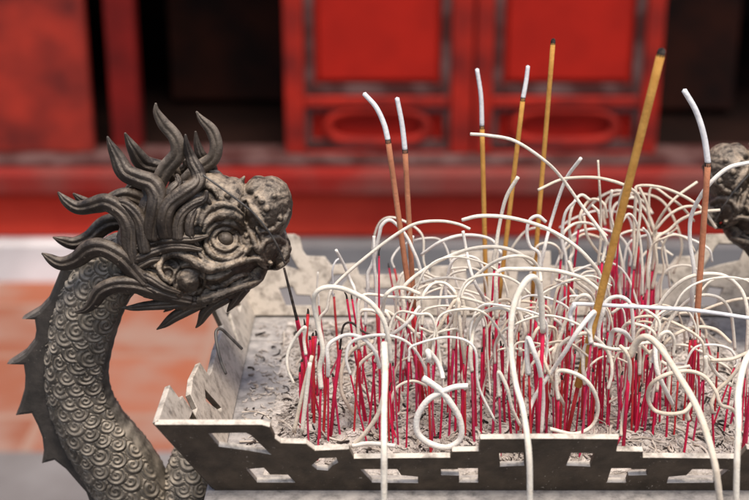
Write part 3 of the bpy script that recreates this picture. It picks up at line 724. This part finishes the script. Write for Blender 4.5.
RED = []
reds = [(297, 317, 312, 398), (308, 314, 303, 424), (305, 326, 311, 402), (313, 336, 319, 426), (316, 336, 306, 412), (322, 350, 323, 441), (327, 352, 326, 436), (341, 352, 326, 392), (301, 344, 318, 421), (302, 362, 301, 428), (310, 340, 317, 418), (319, 345, 313, 405),
        (333, 377, 341, 434), (347, 299, 367, 422), (352, 299, 373, 416), (357, 299, 367, 366), (350, 373, 368, 446), (358, 375, 367, 422), (379, 256, 378, 442), (374, 263, 377, 345), (389, 268, 405, 350), (394, 267, 411, 352),
        (400, 305, 412, 380), (404, 301, 418, 409), (410, 301, 424, 405), (415, 306, 421, 378), (402, 330, 406, 378), (407, 330, 416, 380), (388, 366, 389, 442), (390, 391, 396, 448), (393, 366, 399, 449), (403, 360, 405, 380), (409, 360, 409, 449), (396, 315, 400, 372),
        (433, 363, 434, 449), (443, 386, 443, 443), (449, 330, 451, 416), (456, 330, 457, 438), (464, 364, 459, 440), (468, 344, 466, 440), (471, 346, 472, 442), (474, 350, 471, 430), (482, 352, 482, 436), (495, 362, 495, 436), (487, 306, 489, 372), (493, 339, 493, 402), (501, 346, 502, 420), (507, 304, 505, 420), (503, 350, 503, 408), (508, 400, 508, 437), (513, 362, 515, 436), (490, 312, 488, 380), (497, 330, 500, 390), (517, 340, 516, 400),
        (524, 320, 522, 410), (531, 300, 528, 400), (536, 320, 534, 430), (541, 330, 543, 436), (548, 340, 550, 436), (551, 320, 548, 400), (556, 300, 551, 372), (560, 280, 556, 350), (565, 274, 557, 342), (546, 300, 545, 372), (570, 350, 565, 422), (575, 354, 568, 432), (571, 325, 568, 400),
        (583, 330, 578, 420), (588, 318, 585, 410), (595, 340, 590, 421), (600, 350, 599, 432), (605, 345, 597, 434), (602, 318, 604, 420), (592, 300, 592, 390), (608, 330, 604, 410), (612, 345, 610, 420), (611, 262, 616, 330), (605, 224, 612, 300), (613, 236, 617, 310), (616, 262, 617, 342), (619, 285, 619, 352), (621, 262, 623, 352), (624, 270, 625, 352), (627, 280, 628, 352), (630, 265, 629, 345), (632, 236, 627, 320), (637, 250, 630, 330), (639, 246, 634, 330), (651, 246, 634, 310), (641, 262, 637, 335), (647, 262, 646, 342), (655, 262, 650, 346), (652, 270, 652, 340),
        (615, 300, 612, 372), (622, 300, 620, 382), (626, 296, 624, 390), (629, 300, 628, 380), (622, 375, 615, 437), (633, 345, 627, 437), (645, 342, 630, 422), (640, 352, 626, 432), (655, 352, 640, 441), (662, 346, 655, 437), (657, 390, 650, 442), (636, 360, 634, 440), (648, 360, 644, 430), (660, 372, 656, 430),
        (690, 340, 684, 426), (695, 338, 691, 422), (698, 342, 694, 424), (692, 330, 688, 400), (700, 330, 697, 404), (735, 366, 713, 426), (738, 386, 733, 420), (745, 378, 741, 428), (747, 342, 744, 410), (731, 385, 728, 425), (752, 352, 748, 425), (742, 360, 737, 418), (757, 340, 752, 420), (765, 350, 760, 430), (772, 330, 768, 410), (562, 380, 560, 436), (580, 395, 578, 436), (588, 382, 586, 434), (524, 372, 524, 436), (530, 385, 530, 437), (553, 395, 553, 437), (640, 392, 637, 442), (668, 395, 664, 442), (678, 380, 676, 440)]
reds += [(300, 372, 305, 430), (384, 352, 383, 430), (416, 352, 418, 432), (429, 372, 431, 440), (519, 330, 520, 420), (534, 362, 536, 436), (545, 372, 544, 438), (557, 345, 558, 430), (577, 300, 575, 380), (586, 352, 584, 430), (593, 372, 594, 436), (606, 382, 604, 438), (616, 352, 616, 432), (620, 392, 622, 438), (631, 378, 630, 436), (643, 300, 640, 385), (635, 310, 633, 392), (672, 352, 670, 420), (704, 372, 702, 430), (718, 352, 716, 412)]
for (x0, y0_, x1, y1_) in reds:
    b = surf(x1+random.uniform(-5, 5), y1_+random.uniform(-2, 2)); t = P(x0, y0_, b[1]+random.uniform(-.006, .006))
    red_stick(t, b, random.uniform(.00082, .00108) if x0 < 330 else random.uniform(.0006, .00088), px=x0)
    RED.append((STICKS[-1], t, b))

tall = [  # ash polyline (may be empty), stick top, stick bottom, foot on the ash, radius mm, material, label
    ([(388, 140), (384, 124), (376, 107), (364, 93.5)], (388, 140), (411, 306), (424, 404), 1.9, 'terra', 'tall terracotta incense stick with a grey ash tip curling left, left one of the pair'),
    ([(405, 150), (402, 124), (397, 98)], (405, 150), (414, 310), (418, 388), 1.9, 'terra', 'tall terracotta incense stick with straight grey ash tip, right one of the pair'),
    ([(482, 126), (481, 96), (477, 69)], (482, 126), (486, 292), (487, 352), 1.75, 'gold', 'tall golden incense stick with a long white ash tip, leftmost golden one'),
    ([(523, 98), (526, 82), (528, 66)], (523, 98), (499, 300), (494, 356), 1.75, 'gold', 'tall golden incense stick with short white ash tip leaning right, second golden one'),
    ([], (553, 43), (532, 300), (528, 352), 1.75, 'gold', 'tallest slim golden incense stick with dark unburnt tip, third golden one'),
    ([], (661, 54), (578, 386), (566, 438), 2.6, 'gold', 'thick tan incense stick leaning right across the dense clump, dark blunt tip'),
    ([(708, 163), (704, 136), (696, 111), (684, 90)], (708, 163), (696, 332), (690, 420), 2.1, 'terra', 'terracotta incense stick with white ash tip bending left before the twin dragon')]
TALL = []
for ash, tp, bt, ft, r, mm, lab in tall:
    b = surf(*ft); y = b[1]
    if tp == (661, 54): ya, yb = -.105, -.075
    else: ya, yb = y, y+random.uniform(-.01, .01)
    T3 = P(*tp, ya); B3 = P(*bt, yb if tp == (661, 54) else y)
    d = b-B3; d /= np.linalg.norm(d)
    o = mk('tall_incense_stick', *sweep(np.array([T3+(B3-T3)*k for k in np.linspace(0, 1, 9)]), r*MM, 12), M[mm], None, b)
    mk('bamboo_handle', *sweep(np.array([B3, (B3+b)/2, b+d*.012]), .0014, 8), M['red2'], o, b)
    if ash:
        pts = spline([tuple(P(a, c, ya+.002*k)) for k, (a, c) in enumerate(ash)], 8)
        mk('ash_tip', *sweep(pts, np.linspace(r*.98, r*.85, len(pts))*MM, 10), M['curlg'], o, T3)
        u = T3-B3; u /= np.linalg.norm(u)
        mk('ember', *sweep(np.array([T3-u*.0022, T3-u*.0008, T3+u*.0006]), r*1.03*MM, 10), M['char'], o, T3)
    else:
        u = T3-B3; u /= np.linalg.norm(u)
        mk('charred_tip', *sweep(np.array([T3-u*.001, T3+u*.0015, T3+u*.003]), np.array([r*1.03, r*1.0, r*.75])*MM, 10), M['char'], o, T3)
    tag(o, lab, 'incense stick', 'tall unburnt incense sticks'); TALL.append(o)

# ash curls: (points, Y, radius px, material, mode) mode s = on its own red stick, l = lies or hangs by itself
CUR = [
 ([(323, 350), (318, 325), (314, 305), (316, 293), (325, 287.5), (340, 288), (358, 295), (372, 304), (383, 319), (388, 337), (391, 362)], -.088, 3.4, 'curl', 's'),
 ([(320, 318), (327, 309), (331, 291), (345, 275), (375, 250), (400, 232), (418, 223), (440, 221), (458, 224), (470, 229)], -.02, 2.5, 'curl', 's'),
 ([(305, 327), (294, 340), (287.5, 355), (288, 370), (294, 384)], -.085, 2.4, 'curl', 's'),
 ([(328, 346), (340, 337), (352, 335), (365, 340), (375, 352), (380, 368)], -.07, 3.0, 'curlw', 's'),
 ([(372, 341), (354, 349), (343, 365), (341, 388), (346, 402), (354, 414)], -.05, 2.8, 'curlb', 's'),
 ([(376, 352), (362, 362), (354, 374), (352, 388)], -.06, 2.5, 'curl', 's'),
 ([(368, 288), (368, 274), (373, 262), (379, 236), (382, 225), (390, 220), (400, 228), (408, 239), (413, 250), (418, 262), (424, 284)], .01, 2.6, 'curlw', 's'),
 ([(362, 296), (392, 297), (420, 298), (440, 297.5), (458, 297), (476, 301), (490, 306)], -.06, 2.5, 'curl', 's'),
 ([(383, 308), (386, 295), (396, 288), (408, 289), (420, 294)], -.06, 3.0, 'curl', 's'),
 ([(404, 287), (430, 266), (460, 252), (484, 247), (504, 248), (520, 254), (533, 265)], -.03, 2.7, 'curl', 's'),
 ([(500, 251), (493, 241), (480, 236), (460, 235.5), (440, 242), (421, 255)], .03, 2.5, 'curlw', 's'),
 ([(600, 276), (586, 256), (570, 242), (550, 230), (530, 222.5), (505, 217), (480, 216), (462, 220)], -.04, 2.8, 'curl', 's'),
 ([(604, 236), (582, 206), (561, 177), (544, 160), (515, 141), (489, 135.5), (470.5, 134)], -.02, 2.5, 'curl', 's'),
 ([(545, 246), (552, 219), (565, 181), (581, 158)], .02, 2.8, 'curlw', 's'),
 ([(640, 202), (628, 187), (599, 178), (570, 178), (557, 181), (538, 190)], .01, 2.5, 'curlb', 's'),
 ([(620, 200), (626, 184), (633, 171)], .03, 2.6, 'curl', 's'),
 ([(601, 212), (599.5, 186), (598, 160)], .03, 1.8, 'curlb', 's'),
 ([(636, 196), (638, 186), (662, 187.5), (687, 198), (704, 211), (716, 228)], .05, 2.3, 'curlb', 's'),
 ([(692, 318), (692, 296), (694, 270), (690, 242), (691, 217), (700, 197), (713, 180), (730, 167), (752, 162)], -.02, 3.1, 'curlw', 's'),
 ([(656, 240), (669, 230), (682, 219), (701, 212), (720, 210)], .05, 2.6, 'curlb', 's'),
 ([(654, 234), (658, 227), (669, 215), (684, 207), (699, 206.5)], .06, 2.4, 'curlb', 's'),
 ([(656, 226), (668, 206), (680, 194), (697, 182)], .07, 2.2, 'curlb', 's'),
 ([(652, 246), (664, 238), (675, 235), (688, 240), (695, 252)], .04, 1.7, 'curlb', 's'),
 ([(656, 328), (658, 309), (668, 293), (685, 279), (704, 274), (723, 275.5), (737, 285), (745, 299), (748, 322), (746, 360), (744, 396)], -.03, 2.8, 'curl', 's'),
 ([(665, 332), (675, 314), (690, 299.5), (706, 295), (721, 299), (730, 311), (733, 327), (735, 350)], -.02, 2.6, 'curl', 's'),
 ([(661, 352), (666, 342), (680, 332), (697, 327), (716, 330), (731, 343)], -.04, 2.6, 'curlb', 's'),
 ([(574, 306), (578, 304), (620, 306), (660, 308), (700, 311), (752, 318.5)], -.075, 2.8, 'curlg', 's'),
 ([(594, 312), (578, 331), (565, 352), (552, 371), (536, 395), (529, 410)], -.085, 3.6, 'curlw', 's'),
 ([(528, 338), (534, 352), (540, 371), (543, 400), (541, 434)], -.088, 3.6, 'curlw', 's'),
 ([(559, 371), (578, 375), (592, 388), (598, 408), (592, 426), (574, 434), (550, 429)], -.085, 3.0, 'curl', 's'),
 ([(541, 352), (547, 368), (554, 385), (566, 408)], -.075, 2.8, 'curlb', 's'),
 ([(560, 346), (574, 336), (588, 334), (602, 344), (610, 357), (612, 373), (608, 389)], -.07, 3.0, 'curl', 's'),
 ([(553, 355), (560, 337), (570, 310), (580, 296.5), (589, 297), (594, 311), (596, 322)], -.055, 2.9, 'curl', 's'),
 ([(603, 312), (606, 302), (614, 297), (624, 298), (631, 306), (633, 326), (633, 342)], -.05, 3.2, 'curlw', 's'),
 ([(612, 333), (617, 330), (625, 333), (631, 341)], -.06, 3.6, 'curlw', 's'),
 ([(655, 345), (657, 370), (665, 389), (673, 405)], -.07, 3.3, 'curlw', 's'),
 ([(691, 404), (684, 412), (668, 414), (654, 410), (648, 398), (651, 385), (663, 376), (680, 371.5), (694, 372), (706, 378), (716, 392), (721, 405), (732, 409), (740, 420)], -.082, 2.9, 'curlb', 's'),
 ([(706, 357), (716, 373), (731, 385)], -.07, 3.0, 'curl', 's'),
 ([(752, 352), (732, 359), (711, 360.5)], -.065, 2.8, 'curlb', 's'),
 ([(471, 347), (474, 328), (484, 313), (498, 308), (510, 311), (516, 322)], -.07, 3.0, 'curl', 's'),
 ([(465, 364), (461, 335), (458, 298)], -.065, 3.0, 'curlb', 's'),
 ([(456, 300), (440, 326), (424, 357)], -.062, 2.8, 'curlb', 's'),
 ([(459, 302), (448, 327), (434, 333), (420, 328)], -.055, 2.4, 'curl', 's'),
 ([(423, 296), (432, 284.5), (444, 283), (454, 291), (457, 300)], -.04, 2.6, 'curl', 's'),
 ([(428, 351), (436, 360), (441, 370), (443, 379)], -.08, 3.6, 'curlw', 's'),
 ([(462, 292), (474, 278), (488, 266), (504, 258), (520, 256), (532, 260), (539, 270), (541, 282)], -.045, 2.6, 'curl', 's'),
 ([(498, 272), (520, 269), (550, 270), (570, 274), (586, 280), (602, 293)], -.055, 3.0, 'curl', 's'),
 ([(484, 300), (476, 285), (470, 268), (466, 248), (463, 231)], -.01, 2.6, 'curlw', 's'),
 ([(496, 248), (499, 227), (506, 198), (518, 177)], .0, 2.9, 'curl', 's'),
 ([(540, 262), (538, 252), (530, 246), (527, 232), (530, 220), (538, 216), (546, 222)], .0, 2.6, 'curlw', 's'),
 ([(563, 234), (574, 224), (588, 223), (598, 228), (607, 236)], .04, 2.4, 'curl', 's'),
 ([(580, 216), (586, 204), (594, 199), (604, 204), (607, 218)], .06, 2.4, 'curlb', 's'),
 ([(607, 260), (597, 251), (587, 235), (584, 216)], .05, 2.3, 'curlb', 's'),
 ([(622, 264), (616, 236), (610, 210), (612, 190)], .05, 2.2, 'curl', 's'),
 ([(618, 212), (624, 192), (631, 168)], .06, 2.4, 'curlb', 's'),
 ([(656, 238), (650, 220), (646, 202), (639, 187)], .07, 2.3, 'curlb', 's'),
 ([(619, 209), (634, 208), (644, 218), (652, 236)], .06, 2.3, 'curlb', 's'),
 ([(651, 188), (670, 198), (682, 207), (694, 221)], .08, 2.1, 'curlb', 's'),
 ([(573, 250), (569, 226), (573, 205), (581, 195), (590, 200)], .05, 2.4, 'curl', 's'),
 ([(566, 258), (562, 240), (565, 214), (576, 200)], .03, 2.5, 'curlw', 's'),
 ([(598, 262), (601, 236), (599, 214), (592, 205)], .04, 2.2, 'curl', 's'),
 ([(642, 262), (640, 240), (636, 222), (629, 214), (622, 222)], .03, 2.2, 'curl', 's'),
 ([(648, 272), (651, 252), (649, 236), (643, 228)], .05, 2.1, 'curlw', 's'),
 ([(664, 268), (662, 250), (668, 236), (677, 228)], .06, 2.0, 'curlb', 's'),
 ([(388, 338), (406, 324), (420, 306)], -.055, 2.9, 'curlw', 's'),
 ([(360, 313), (369, 310), (379, 313)], -.03, 2.8, 'curl', 's'),
 ([(386, 311), (406, 324), (421, 339)], -.04, 2.6, 'curl', 's'),
 ([(355, 291), (350, 279), (344, 265), (336, 250)], .02, 2.6, 'curlw', 's'),
 ([(333, 286), (332.5, 270), (336, 261), (341, 258)], .04, 1.6, 'curlg', 's'),
 ([(317, 290), (318, 272)], .05, 1.6, 'curlw', 's'),
 ([(374, 262), (374, 248), (374, 236)], .0, 2.6, 'curlw', 's'),
 ([(408, 268), (411, 250), (413, 236)], .02, 2.2, 'curlw', 's'),
 ([(447, 280), (452, 262), (463, 256), (477, 259), (484, 270)], .01, 2.3, 'curlw', 's'),
 ([(440, 300), (443, 286), (452, 274), (466, 270)], -.01, 2.2, 'curl', 's'),
 ([(520, 345), (525, 330), (519, 310), (520, 296)], -.05, 2.8, 'curl', 's'),
 ([(569, 262), (576, 280), (590, 292), (596, 305)], -.03, 2.6, 'curl', 's'),
 ([(570, 318), (576, 300), (566, 285), (556, 280)], -.02, 2.6, 'curl', 's'),
 ([(654, 350), (660, 336), (668, 332), (674, 340), (673, 356)], -.06, 2.7, 'curl', 's'),
 ([(712, 402), (718, 390), (729, 380), (742, 364), (753, 354)], -.075, 2.8, 'curlb', 's'),
 ([(640, 345), (648, 352), (662, 362), (676, 368), (690, 366)], -.06, 2.6, 'curl', 's'),
 ([(586, 345), (598, 345), (612, 349), (630, 349)], -.08, 2.6, 'curl', 's'),
 ([(499, 372), (507, 388), (512, 408), (520, 425)], -.086, 2.6, 'curl', 's'),
 ([(621, 436), (623, 415), (628, 392), (630, 366), (626, 352), (620, 346)], -.088, 2.8, 'curlb', 's'),
 ([(294, 432), (303, 392), (312, 356)], -.089, 2.4, 'curlb', 'l'),
 ([(302, 432), (306, 398), (310, 363)], -.092, 2.5, 'curl', 'l'),
 ([(352, 447), (366, 432), (378, 414), (384, 392)], -.092, 2.5, 'curlb', 'l'),
 ([(352, 446), (370, 443.5), (395, 446)], -.093, 2.6, 'curlw', 'l'),
 ([(423, 378), (440, 390), (452, 405), (460, 420), (461, 437), (452, 446), (440, 447), (425, 441), (417, 431), (418, 415), (428, 400), (442, 392), (455, 387), (468, 386)], -.095, 3.6, 'curlw', 'l'),
]
HANG = [  # strands that arch up from a stick and hang down in front of the rim; (px, py, Y)
 ([(384, 343, -.110), (385, 372, -.125), (384, 410, -.142), (384, 445, -.162), (384, 478, -.166), (384, 510, -.167)], 3.5, 'curl', 'straight white ash strand hanging over the rim on the left'),
 ([(543, 332, -.09), (540, 290, -.095), (532, 277, -.1), (520, 290, -.105), (512, 315, -.112), (511, 350, -.12), (516, 385, -.135), (523, 410, -.15), (529, 455, -.166), (530, 508, -.168)], 3.3, 'curl', 'cream ash strand arching up and hanging over the middle of the rim'),
 ([(630, 356, -.088), (636, 343, -.09), (645, 337, -.095), (655, 342, -.1), (668, 359, -.11), (680, 378, -.12), (692, 398, -.135), (703, 423, -.15), (715, 465, -.167), (721, 510, -.169)], 3.7, 'curlb', 'thick beige ash strand slanting down over the rim on the right'),
 ([(757, 345, -.1), (748, 356, -.105), (742, 372, -.12), (738, 396, -.138), (738.5, 425, -.155), (737, 460, -.166), (736, 510, -.168)], 3.6, 'curl', 'cream ash strand hanging over the rim at the right edge')]
def curl_geo(pts3, r, n=9):
    q = spline(pts3, 8)
    k = len(q); rv = r*(1+.05*np.sin(np.linspace(0, 9, k)+random.uniform(0, 6))+.015*np.random.randn(k))
    rv *= np.linspace(1.04, .93, k)
    return sweep(q, rv, n, closed_round=False)
shown = {}
def direction(pts):
    a, b = pts[0], pts[-1]; xs = [p[0] for p in pts]
    top = min(p[1] for p in pts)
    side = 'left' if b[0] < a[0]-4 else 'right' if b[0] > a[0]+4 else None
    arch = top < min(a[1], b[1])-6
    return side, arch
sp_lab = {0: 'cream ash coil looping right from the left clump beside the dragon', 1: 'long thin cream ash sweeping from the left clump over the terracotta sticks'}
loose_lab = ['beige ash stick leaning in the left clump, left one of a pale pair', 'cream ash stick leaning in the left clump, right one of a pale pair',
             'beige ash strand slanting down to the rim left of the white hanging strand', 'short white ash strand lying flat behind the rim on the left', 'thick white ash strand twisted into a ring near the front rim']
li = 0
for i, (pts, Y, r, mm, mode) in enumerate(CUR):
    jit = random.uniform(-.008, .008)
    n_p = len(pts)
    p3 = [tuple(P(a, b, Y + (0 if k == 0 else jit*math.sin(k*1.3)))) for k, (a, b) in enumerate(pts)]
    if mode == 'l':
        if Y < -.0885: p3 = [tuple(P(a, b, Y)) for a, b in pts]
        p3 = [(x, y, max(z, ash_z(min(max(x, ax0), ax1), min(max(y, ay0), ay1))+r*PX*.6)) for x, y, z in p3]
        o = mk('ash_strand', *curl_geo(p3, r*PX*.84), M[mm], None, np.array(p3[0]))
        tag(o, loose_lab[li], 'ash strand', 'fallen ash strands'); li += 1
        continue
    t3 = np.array(p3[0]); b3 = base_under(t3, random.uniform(-.006, .006))
    if t3[2]-b3[2] < .006: t3 = t3.copy(); b3 = t3-np.array([0, 0, .008])
    if t3[2]-b3[2] > .022:          # burnt part: the ash column reaches some way down the stick
        fr = random.uniform(.08, .38); up = t3; t3 = up+(b3-up)*fr
        bow = np.array([random.uniform(-1, 1), random.uniform(-1, 1), 0])*.002
        p3 = [tuple(t3), tuple((t3+up)/2+bow)]+p3
    o = red_stick(t3, b3, random.uniform(.0007, .0009), px=pts[0][0], burnt=.002)
    mk('ash_curl', *curl_geo(p3, r*PX*random.uniform(.62, .72)), M[mm], o, t3)
    s, a = direction(pts); STICKS[-1]['curl'] = (s, a, mm, len(pts), i)
for sdict, t, b in RED:         # many of the burnt sticks still carry their bent ash
    if t[0] < P(350, 300, -.05)[0] or random.random() > .5: continue
    o = sdict['o']; L_ = t[2]-b[2]; an = random.choice([0, math.pi])+random.uniform(-.8, .8); R = random.uniform(.011, .042); up = random.uniform(.004, .034); dr = random.uniform(-.006, .055)
    if t[0] < P(470, 300, -.02)[0]: an = math.pi-an if math.cos(an) < 0 else an; R = min(R, .026)
    e = np.array([math.cos(an), math.sin(an)*.6, 0]); z = np.array([0, 0, 1.]); lean = (t-b)/np.linalg.norm(t-b)
    q = [t-lean*.001, t+lean*up*.6, t+lean*up+e*R*.25+z*R*.25, t+lean*up+e*R+z*R*.45, t+lean*up+e*R*1.65+z*R*.22]
    if dr > .006: q.append(t+lean*up+e*R*2.0-z*dr*.5)
    if dr > .022: q.append(t+lean*up+e*R*2.1-z*dr)
    q = q[:2]+[np.array([a[0], a[1], max(a[2], ZA+.016)])+np.random.randn(3)*R*.07 for a in q[2:]]
    mm = random.choice(['curl', 'curlb', 'curlw', 'curl'])
    mk('ash_curl', *curl_geo([tuple(a) for a in q], random.uniform(.0007, .0011)), M[mm], o, t)
    sdict['curl'] = ('right' if e[0] > 0 else 'left', dr > .006, mm, len(q), 98)
for k in range(20):             # more burnt sticks whose ash bends over, further back in the bed
    pxx = random.uniform(345, 735) if k % 3 else random.uniform(530, 660); Y = random.uniform(-.07, .10)
    b3 = base_under(P(pxx, 380, Y)); h = random.uniform(.028, .075)*(1 if k % 3 else 1.25); f = random.uniform(.35, .75)
    tp = b3+np.array([random.uniform(-.006, .006), random.uniform(-.006, .006), h*f]); an = random.choice([0, math.pi])+random.uniform(-.7, .7); R = random.uniform(.008, .026); dr = random.uniform(0, .04)
    if pxx < 460 and math.cos(an) < 0: an = math.pi-an
    e = np.array([math.cos(an), math.sin(an)*.7, 0]); z = np.array([0, 0, 1.])
    q = [tp, b3*(0)+tp+z*h*(1-f)*.6+e*.001, tp+z*(h*(1-f)+R*.3)+e*R*.35, tp+z*(h*(1-f)+R*.55)+e*R, tp+z*(h*(1-f)+R*.25)+e*R*1.65]
    if dr > .006: q.append(tp+z*(h*(1-f)-dr*.5)+e*R*2.0)
    if dr > .016: q.append(tp+z*(h*(1-f)-dr)+e*R*2.05)
    px1 = 374.5+FPX*float((tp-CAM)@RT)/float((tp-CAM)@FWD)
    o = red_stick(tp, b3, random.uniform(.0006, .0008), px=px1, burnt=.002)
    mm = random.choice(['curl', 'curlb', 'curlw', 'curlb'])
    mk('ash_curl', *curl_geo([tuple(a) for a in q], random.uniform(.0007, .0011)), M[mm], o, tp)
    STICKS[-1]['curl'] = ('right' if e[0] > 0 else 'left', dr > .006, mm, len(q), 99)
for pts, r, mm, lab in HANG:
    p3 = [tuple(P(a, b, y)) for a, b, y in pts]
    if pts[0][0] == 384:
        o = mk('ash_strand', *curl_geo(p3, r*PX*.84), M[mm], None, np.array(p3[0])); tag(o, lab, 'ash strand', 'ash strands hanging over the rim')
    else:
        t3 = np.array(p3[0]); b3 = base_under(t3); o = mk('incense_stick', *sweep(np.array([t3, (t3+b3)/2, b3-np.array([0, 0, .012])]), .00125, 8), M['red'], None, b3)
        mk('ash_curl', *curl_geo(p3, r*PX*.84), M[mm], o, t3); tag(o, 'red incense stick whose '+lab[0:], 'incense stick', GRP)
        o['label'] = 'red stick with '+lab
# long burnt-black stick leaning on the dragon's mouth, black curl in the left clump
bp = spline([tuple(P(a, b, -.062)) for a, b in ((284, 268), (291, 296), (297, 320))], 6)
bb = surf(310, 398)
o = mk('incense_stick', *sweep(spline([bp[-1], (bp[-1]+bb)/2, bb-np.array([0, 0, .01])], 5), .0013, 8), M['red'], None, bb)
mk('charred_tip', *sweep(bp, np.linspace(.0008, .0011, len(bp)), 7), M['char'], o, bp[-1])
tag(o, 'red stick with a long thin burnt black end reaching the dragon mouth', 'incense stick', GRP)
bp = spline([tuple(P(a, b, -.06)) for a, b in ((340, 350), (342, 332), (345, 324), (352, 323), (362, 331), (375, 337))], 6)
b3 = base_under(bp[0], -.008)
o = mk('incense_stick', *sweep(np.array([bp[0], (bp[0]+b3)/2, b3-np.array([0, 0, .01])]), .0013, 8), M['red'], None, b3)
mk('charred_tip', *sweep(bp, .00075, 7), M['char'], o, bp[0])
tag(o, 'red stick in the left clump with a black burnt thread bent right', 'incense stick', GRP)
# bent grey wire caught in the left rim
wq = spline([tuple(P(a, b, y)) for a, b, y in ((242, 349, -.03), (231, 338, -.032), (221, 329, -.035), (216, 332, -.04), (217, 345, -.045), (221, 362, -.05), (226, 374, -.052))], 8)
o = mk('bent_wire', *sweep(wq, .0011, 8), M['wire'], None, wq[0])
tag(o, 'thin grey bent wire hooked over the left pierced rim under the dragon chin', 'wire')

def describe(s):
    z = zone(s['px']); ln = 'leaning right' if s['lean'] > .09 else 'leaning left' if s['lean'] < -.09 else 'upright'
    row = 'at the front' if s['y'] < -.06 else 'in the middle row' if s['y'] < .02 else 'at the back'
    if s['curl']:
        sd_, ar, mm, n_, i = s['curl']; c = {'curl': 'cream', 'curlw': 'white', 'curlb': 'beige', 'curlg': 'pale grey'}[mm]
        ln_ = 'long ' if n_ >= 7 else 'short ' if n_ <= 3 else ''
        if i in sp_lab: return 'red stick, '+sp_lab[i]
        f = ('arching %s' % sd_ if ar and sd_ else 'bending %s' % sd_ if sd_ else 'hooked over' if ar else 'standing upright')
        return 'red stick, %s%s ash curl %s, %s' % (ln_, c, f, z)
    hh = 'tall' if s['h'] > .085 else 'short' if s['h'] < .04 else 'thin'
    return '%s bare red stick, %s, %s, %s' % (hh, ln, z, row)
for s in STICKS: tag(s['o'], describe(s), 'incense stick', GRP)
for o in bpy.data.objects:
    if '_w' in o: del o['_w']
